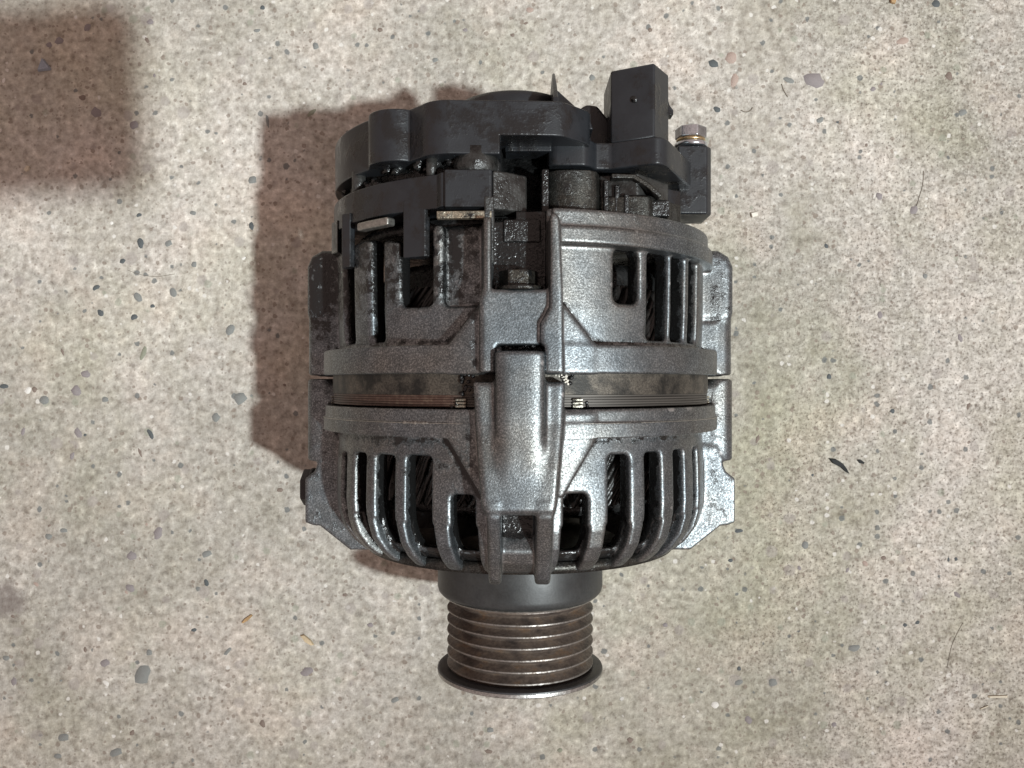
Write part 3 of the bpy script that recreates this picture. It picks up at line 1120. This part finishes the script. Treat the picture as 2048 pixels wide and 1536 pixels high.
# black tabs hanging down over the posts
part('retaining_tab', M_plastic, reco, lambda bm: prism_xz(bm, [(-192, 300), (-194, 309), (-157, 328), (-149, 322), (-155, 290)], 206, 300), 2)
part('retaining_tab', M_plastic, reco, lambda bm: prism_xz(bm, [(-318, 185), (-316, 200), (-300, 212), (-292, 205), (-300, 180)], 205, 300), 2)
part('retaining_tab', M_oilymetal, reco, lambda bm: prism_xz(bm, [(-352, 90), (-351, 120), (-334, 150), (-325, 120), (-335, 80)], 240, 300), 3)
# tinned contact strips
cl = arc(372, 139.5, 126.5, 12) + arc(352, 126.5, 139.5, 12)
part('contact_strip', M_clip, reco, lambda bm: prism_xz(bm, cl, 262, 276), 4)
cl2 = [(-135, 357), (-48, 361), (-46, 348), (-135, 343)]
part('contact_strip', M_greasyclip, reco, lambda bm: prism_xz(bm, cl2, 261, 273), 1.5)
# greasy lumps in the gap between cover and carrier
bm = bmesh.new()
q = random.Random(11)
for i in range(60):
    a = R_(q.uniform(100, 176))
    rr = q.uniform(318, 346)
    y_ = q.uniform(332, 368)
    s_ = q.uniform(4, 11)
    m4 = bmesh.ops.create_icosphere(bm, subdivisions=1, radius=s_)
    for v in m4['verts']:
        v.co = Vector((v.co.x * q.uniform(.8, 1.3) + rr * math.cos(a), v.co.y + y_, v.co.z + rr * math.sin(a)))
add('grease_lumps', bm_mesh('grease_lumps', bm), M_oily, reco, True, kind='stuff')
lathe('carrier_core', [(200, 300), (322, 300), (322, 420), (200, 420)], M_oily, reco, 64, a0=97, a1=230)

# posts between carrier and cover
for (x, z, r0, y0, y1, mt) in ((-75, 318, 36, 330, 378, M_oilymetal), (-146, 322, 9, 330, 372, M_oilymetal), (-285, 205, 12, 330, 372, M_oilymetal)):
    lathe('spacer_post', [(1, y0), (r0, y0), (r0, y1), (1, y1)], mt, reco, 32, x, z)

# brush holder flange: a bent plate carrying the plug tower
fl = [(44, 240), (44, 280), (52, 288), (60, 291), (104, 289), (116, 280), (126, 263), (150, 262), (214, 297), (222, 299), (232, 296), (243, 285), (312, 138), (314, 124), (306, 112), (285, 104), (150, 180)]
bho = part('brush_holder', M_plastic, alt, lambda bm: prism_xz(bm, fl, 362, 408), 4, 3)
part('holder_tab', M_plastic, bho, lambda bm: prism_xz(bm, [(-28, 240), (-28, 284), (-22, 288), (50, 288), (50, 240)], 386, 409), 2.5)
tw = [(151, 150), (151, 262), (216, 297), (219, 297), (252, 244), (252, 150)]
two = part('plug_tower', M_plastic, bho, lambda bm: prism_xz(bm, tw, 407, 529), 3, 3)
part('latch_wedge', M_plastic, two, lambda bm: prism_xy(bm, [(248, 500), (255, 478), (261, 470), (261, 462), (248, 462)], 214, 240), 1)
nx, nz = -.4903, .8716
bm = bmesh.new()
bmesh.ops.create_cone(bm, cap_ends=True, segments=20, radius1=5.5, radius2=5.5, depth=4)
for v in bm.verts:
    x, y_, z = v.co
    # disc lying on the sloping face of the tower
    v.co = Vector((188 + x * .8716 + z * nx, 474 + y_, 282.2 + x * .4903 + z * nz))
add('moulding_pit', bm_mesh('moulding_pit', bm), M_oily, two)

# terminal block and stud at the right
tbo = part('terminal_block', M_plastic, alt, lambda bm: prism_xz(bm, [(292, 20), (292, 120), (346, 120), (358, 104), (360, 20)], 316, 444), 4, 3)
TX, TZ = 322, 92
stud = lathe('terminal_stud', [(1, 440), (15, 440), (15, 486), (12, 489), (1, 489)], M_nut, alt, 32, TX, TZ)
lathe('washer', [(10, 446), (29, 446), (31, 448), (31, 453), (29, 455), (10, 455)], M_nut, stud, 48, TX, TZ)
lathe('spring_washer', [(10, 457), (27, 457), (27, 462), (10, 462)], M_brass, stud, 48, TX, TZ)
hexbolt('nut', TX, TZ, 463, 484, 30, M_nut, stud, 2.5, .3)

# cast boss and dirty webs under the flange
part('cast_boss', M_castdirty, rear, lambda bm: prism_xz(bm, [(40, 230), (40, 262), (46, 278), (60, 288), (88, 291), (112, 287), (126, 276), (132, 258), (132, 230)], 268, 356), 3, 3)
part('rear_web', M_castdirty, rear, lambda bm: prism_xz(bm, [(132, 220), (132, 258), (190, 274), (215, 270), (285, 190), (270, 150)], 262, 318), 5)
part('regulator_body', M_oilymetal, bho, lambda bm: prism_xz(bm, [(132, 200), (132, 250), (196, 268), (262, 190), (240, 120)], 312, 356), 4)
part('regulator_rib', M_oily, bho, lambda bm: [box(bm, x, x + 9, 286, y1, 250, z1) for x, y1, z1 in ((138, 344, 268), (157, 336, 266), (172, 320, 272))], 3)
part('regulator_rib', M_castdirty, bho, lambda bm: prism_xy(bm, [(150, 352), (190, 351), (214, 336), (236, 316), (230, 311), (208, 329), (186, 343), (150, 344)], 240, 279), 2.5)
part('regulator_rib', M_oily, bho, lambda bm: box(bm, 200, 252, 282, 312, 200, 262), 5)
part('block_foot', M_plastic, tbo, lambda bm: prism_xz(bm, [(232, 60), (232, 200), (292, 150), (292, 60)], 312, 352), 3)
# dark block above the top bolt
part('bolt_boss', M_oily, rear, lambda bm: box(bm, -30, 30, 226, 262, 290, 345), 3)
part('side_wall', M_oilymetal, rear, lambda bm: prism_xz(bm, [(-62, 310), (-60, 362), (-44, 360), (-44, 310)], 190, 296), 3)
part('side_wall', M_oily, rear, lambda bm: prism_xz(bm, [(30, 270), (32, 318), (44, 318), (46, 270)], 200, 350), 3)

# ------------------------------------------------------------------ floor
bm = bmesh.new()
bmesh.ops.create_grid(bm, x_segments=2, y_segments=2, size=1.6)
me = bpy.data.meshes.new('floor')
bm.to_mesh(me)
bm.free()
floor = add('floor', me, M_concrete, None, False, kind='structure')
G = 2113 / 1690.0     # floor units per photo pixel


def floor_xy(px, py):
    return ((px - 1024) * G * S - 16 * S, -(py - 768) * G * S)


def blob_mesh(name, seed, n=11, h=.30, rough=.17):
    q = random.Random(seed)
    bm = bmesh.new()
    rs = [1 + q.uniform(-rough, rough) for _ in range(n)]
    lo_ = [bm.verts.new((1.05 * rs[i] * math.cos(2 * PI * i / n), 1.05 * rs[i] * math.sin(2 * PI * i / n), -.2)) for i in range(n)]
    hi = [bm.verts.new((.85 * rs[i] * math.cos(2 * PI * i / n), .85 * rs[i] * math.sin(2 * PI * i / n), h * q.uniform(.6, 1))) for i in range(n)]
    c = bm.verts.new((q.uniform(-.2, .2), q.uniform(-.2, .2), h))
    for i in range(n):
        j = (i + 1) % n
        bm.faces.new((lo_[i], lo_[j], hi[j], hi[i]))
        bm.faces.new((hi[i], hi[j], c))
    bmesh.ops.recalc_face_normals(bm, faces=bm.faces)
    me = bpy.data.meshes.new(name)
    bm.to_mesh(me)
    bm.free()
    me.polygons.foreach_set('use_smooth', np.ones(len(me.polygons), dtype=bool))
    return me


blobs = {}
for k in range(len(STONES)):
    for s_ in range(4):
        me = blob_mesh('aggregate_stone', 31 * k + s_, 11, .10)
        me.materials.append(STONES[k])
        blobs[k, s_] = me


def stone(px, py, a, b_, ang, kind):
    o = bpy.data.objects.new('aggregate_stone', blobs[kind, rnd.randrange(4)])
    col.objects.link(o)
    x, y_ = floor_xy(px, py)
    o.location = (x, y_, 0)
    o.scale = (a * G * S, b_ * G * S, min(a, b_) * G * S)
    o.rotation_euler = (0, 0, R_(ang))
    o.parent = floor


for a in [  # stones one can pick out in the slab: px, py, half length, half width, angle, kind
        (281, 486, 11, 7, 100, 1), (337, 487, 8, 7, 20, 0), (388, 529, 7, 6, 80, 0), (192, 575, 10, 5, 30, 1), (276, 595, 11, 8, 130, 0),
        (346, 585, 7, 11, 20, 0), (201, 626, 8, 6, -50, 1), (268, 634, 9, 6, 25, 1), (245, 522, 7, 5, 40, 1), (305, 612, 6, 4, 10, 1),
        (460, 660, 12, 9, 60, 0), (480, 797, 15, 13, 30, 0), (287, 706, 16, 6, 70, 3), (171, 748, 10, 8, 0, 2), (152, 782, 11, 12, 10, 2),
        (88, 800, 10, 10, 0, 0), (210, 799, 8, 6, 0, 0), (301, 868, 14, 5, -60, 1), (156, 866, 7, 12, 20, 2), (144, 912, 5, 9, -20, 2),
        (46, 863, 4, 9, -20, 2), (8, 773, 10, 5, 0, 1), (69, 779, 6, 6, 0, 4), (432, 835, 9, 10, 40, 0), (125, 704, 3, 8, 20, 4),
        (624, 225, 5, 12, -50, 3), (535, 242, 3, 16, 8, 0), (631, 92, 7, 8, 10, 0), (300, 44, 8, 6, 10, 2), (525, 15, 6, 5, 0, 1),
        (514, 61, 7, 4, 10, 0), (505, 360, 9, 9, 0, 0), (278, 430, 7, 4, 20, 1), (386, 426, 7, 5, -20, 0), (503, 452, 5, 9, 10, 1),
        (280, 905, 3, 10, 20, 4), (263, 1112, 10, 10, 30, 2), (260, 1176, 10, 8, -20, 2), (285, 1350, 16, 24, -15, 0), (298, 1305, 7, 7, 0, 0),
        (210, 1326, 11, 8, 10, 2), (97, 1073, 7, 7, 0, 0), (127, 1061, 9, 5, 0, 0), (413, 1108, 12, 7, 20, 0), (614, 1343, 14, 9, 20, 2),
        (316, 1066, 14, 9, 70, 2), (455, 1303, 4, 12, -40, 0), (127, 1475, 12, 9, 0, 0), (232, 1505, 14, 9, 15, 0), (115, 1512, 8, 6, 0, 0),
        (28, 1363, 6, 9, 0, 2), (525, 1447, 6, 9, 20, 4), (388, 1260, 6, 4, 10, 1), (413, 1166, 5, 8, 20, 1), (12, 1316, 7, 6, 0, 0),
        (1627, 160, 22, 16, -10, 2), (1577, 160, 12, 6, -20, 0), (1469, 161, 8, 16, -15, 6), (1427, 127, 12, 8, -10, 1), (1434, 219, 8, 6, -30, 1),
        (1462, 115, 14, 12, 30, 6), (1872, 8, 9, 8, -20, 1), (1898, 152, 8, 10, 20, 4), (1806, 82, 14, 8, 10, 6), (1758, 392, 8, 7, -40, 2),
        (1828, 420, 8, 10, -30, 2), (1746, 178, 6, 5, 20, 2), (1640, 240, 8, 6, 30, 0), (1925, 225, 10, 7, 20, 0), (1760, 630, 6, 8, 10, 2),
        (1658, 753, 6, 6, 0, 1), (1785, 822, 6, 5, -30, 1), (1850, 552, 5, 6, 0, 0), (1937, 812, 4, 8, -20, 4), (1515, 878, 4, 9, -20, 4),
        (1477, 1365, 9, 6, 20, 0), (1708, 1296, 12, 8, 10, 0), (1545, 1365, 10, 9, 10, 0), (1430, 1410, 8, 9, 30, 5), (1478, 1062, 9, 4, 5, 1),
        (1461, 1121, 5, 4, 0, 1), (1478, 1337, 5, 5, 0, 1), (1497, 1440, 10, 7, -60, 2), (1767, 1116, 6, 5, 0, 4), (1912, 1118, 4, 4, 0, 1),
        (1897, 1119, 3, 5, 0, 1), (1668, 1449, 6, 5, 0, 2), (1610, 1090, 7, 9, 0, 0), (1810, 1250, 5, 4, 20, 1), (1835, 1245, 5, 4, 30, 1),
        (118, 82, 10, 8, 30, 2), (98, 90, 7, 6, 0, 2), (175, 55, 7, 9, -30, 2), (165, 195, 8, 6, 0, 4), (268, 250, 10, 9, 0, 2), (192, 225, 10, 12, 30, 2),
        (223, 446, 4, 4, 0, 5), (56, 781, 8, 7, 30, 5), (1025, 70, 5, 4, 0, 4), (1184, 155, 6, 7, -30, 0), (930, 60, 6, 4, 0, 2), (870, 120, 7, 5, 20, 0),
        (760, 60, 6, 5, 0, 4), (1060, 20, 8, 6, 0, 6), (1300, 60, 5, 5, 0, 4), (980, 1460, 8, 6, 0, 0), (740, 1250, 7, 5, 0, 2), (790, 1400, 9, 6, 20, 0),
        (1260, 1480, 7, 6, 0, 4), (1330, 1250, 6, 5, 0, 2), (690, 1190, 6, 4, 0, 4), (560, 980, 7, 5, 0, 4), (1120, 1500, 6, 5, 0, 3)]:
    stone(*a)
for i in range(70):
    px, py = rnd.uniform(-60, 2110), rnd.uniform(-60, 1600)
    if 600 < px < 1470 and 130 < py < 1400:
        continue
    s_ = rnd.choice((3, 3.5, 4, 5, 6))
    stone(px, py, s_ * rnd.uniform(.9, 1.5), s_ * .8, rnd.uniform(0, 180), rnd.choice((0, 1, 2, 2, 4, 4, 4, 5, 6)))

# ------------------------------------------------------------------ loose litter lying on the floor
def litter(name, label, cat, px, py, poly, h, mat, bev=.6):
    """small solid with its own outline (photo pixels on the floor) and height"""
    x0, y0 = floor_xy(px, py)
    bm = bmesh.new()
    k = G * S
    a = [bm.verts.new((x * k, -y * k, .0001)) for x, y in poly]
    b_ = [bm.verts.new((x * k * .86, -y * k * .86, .0001 + h * k * rnd.uniform(.8, 1.1))) for x, y in poly]
    n = len(poly)
    bm.faces.new(a)
    bm.faces.new(b_[::-1])
    for i in range(n):
        bm.faces.new((a[i], b_[i], b_[(i + 1) % n], a[(i + 1) % n]))
    bmesh.ops.recalc_face_normals(bm, faces=bm.faces)
    me = bpy.data.meshes.new(name)
    bm.to_mesh(me)
    bm.free()
    o = add(name, me, mat, None, False, label=label, category=cat)
    o.location = (x0, y0, 0)
    bevel(o, bev, 1)
    return o


litter('slate_chip', 'wedge shaped blue grey stone chip lying in the brown shadow', 'stone chip', 90, 132, [(-13, 12), (-2, -14), (13, 5), (12, 9)], 9, M_chip)
litter('black_flake', 'long black ragged flake on the bare concrete right of the alternator', 'debris', 1678, 930, [(-22, -14), (-8, -13), (8, -3), (16, 8), (21, 18), (13, 14), (2, 4), (-14, -4)], 4, M_black)
litter('black_flake', 'short black flake just right of the long ragged one', 'debris', 1721, 923, [(-8, -4), (0, -4), (8, 2), (6, 5), (-3, 3)], 3, M_black)
litter('white_chip', 'small white chip on the concrete right of the terminal block', 'chip', 1508, 430, [(-8, -4), (6, -6), (8, 2), (-5, 6)], 5, M_white)
litter('straw_piece', 'pale straw splinter lying level near the right edge', 'straw', 1995, 1393, [(-20, -2), (20, -3), (20, 2), (-20, 2)], 3, M_straw, .3)
litter('straw_piece', 'short slanted straw splinter below the level one', 'straw', 1968, 1414, [(-9, 3), (8, -4), (9, -2), (-8, 5)], 2, M_straw, .3)
litter('tan_seed', 'tan seed husk on the concrete at lower left of the pulley', 'seed', 614, 1279, [(-14, -9), (-6, -11), (8, 0), (15, 10), (10, 12), (-4, 4)], 5, M_seed)
litter('brown_splinter', 'brown wood splinter left of the tan seed husk', 'splinter', 494, 1237, [(-11, 8), (-4, 0), (9, -9), (12, -6), (2, 4), (-8, 10)], 3, M_amber, .3)
litter('amber_grit', 'amber grain of grit at the top edge right of centre', 'grit', 1785, 3, [(-6, -4), (2, -7), (7, -1), (4, 6), (-5, 4)], 5, M_amber)
litter('pale_grit', 'pale yellow grain of grit inside the upper left shadow', 'grit', 55, 337, [(-6, 4), (0, -6), (6, -4), (4, 4), (-2, 7)], 4, M_straw)


def fibre(label, pts, rad=1.0, mat=M_hair):
    cu = bpy.data.curves.new('fibre', 'CURVE')
    cu.dimensions = '3D'
    cu.bevel_depth = rad * .62 * G * S
    cu.bevel_resolution = 1
    sp = cu.splines.new('BEZIER')
    sp.bezier_points.add(len(pts) - 1)
    x0, y0 = floor_xy(*pts[0])
    for bp, (px, py) in zip(sp.bezier_points, pts):
        x, y_ = floor_xy(px, py)
        bp.co = (x - x0, y_ - y0, rad * .62 * G * S)
        bp.handle_left_type = bp.handle_right_type = 'AUTO'
    ob = bpy.data.objects.new('fibre', cu)
    me = bpy.data.meshes.new_from_object(ob)
    bpy.data.objects.remove(ob)
    o = add('fibre', me, mat, None, True, label=label, category='fibre')
    o.location = (x0, y0, 0)


fibre('thin dark fibre curving down beside a brown speck at right', [(1847, 342), (1845, 370), (1838, 395), (1833, 412)])
fibre('long thin fibre lying upright on the concrete at lower right', [(1926, 1245), (1915, 1265), (1904, 1290), (1894, 1335)], .8)
fibre('fine brown hair bowed across the concrete left of the shadow', [(255, 540), (280, 549), (312, 553), (350, 548)], .7)
fibre('short dark curl of fibre near the upper right mauve stone', [(1563, 168), (1567, 180), (1575, 194)], 1.3)
fibre('hooked dark fibre left of the short curl', [(1482, 221), (1492, 224), (1502, 220), (1505, 215)], 1.6)

# ------------------------------------------------------------------ the phone that took the picture, whose shadow falls on the floor
ph = bpy.data.objects.new('phone', None)
col.objects.link(ph)
ph['label'] = 'dark phone held level over the floor, casting the upper left shadow'
ph['category'] = 'phone'
PHZ = (1690 + AX + 75) * S
L = Vector((2.38, -1.29, 4.5))


def up(px, py):
    g_ = Vector((*floor_xy(px, py), 0))
    return g_ + (L - g_) * (PHZ / L.z)


c0 = up(303, 388)
c1 = up(303, 4)
wd = c1.y - c0.y
bm = bmesh.new()
lenp = wd * 2.02
prm = []
for cx, cy, a0 in ((-.009, wd - .009, 0), (-lenp + .009, wd - .009, 90), (-lenp + .009, .009, 180), (-.009, .009, 270)):
    for i in range(7):
        a = R_(a0 + 15 * i)
        prm.append((cx + .009 * math.cos(a), cy + .009 * math.sin(a)))
a_ = [bm.verts.new((x, y_, 0)) for x, y_ in prm]
b_ = [bm.verts.new((x, y_, .0078)) for x, y_ in prm]
bm.faces.new(a_[::-1])
bm.faces.new(b_)
for i in range(len(prm)):
    j = (i + 1) % len(prm)
    bm.faces.new((a_[i], a_[j], b_[j], b_[i]))
me = bpy.data.meshes.new('phone_body')
bm.to_mesh(me)
bm.free()
pb = add('phone_body', me, M_phone, ph, False)
pm = pb.modifiers.new('bevel', 'BEVEL')
pm.width = .0015
pm.segments = 2
ph.location = (c0.x, c0.y, PHZ)
ph.rotation_euler = (0, 0, R_(3))
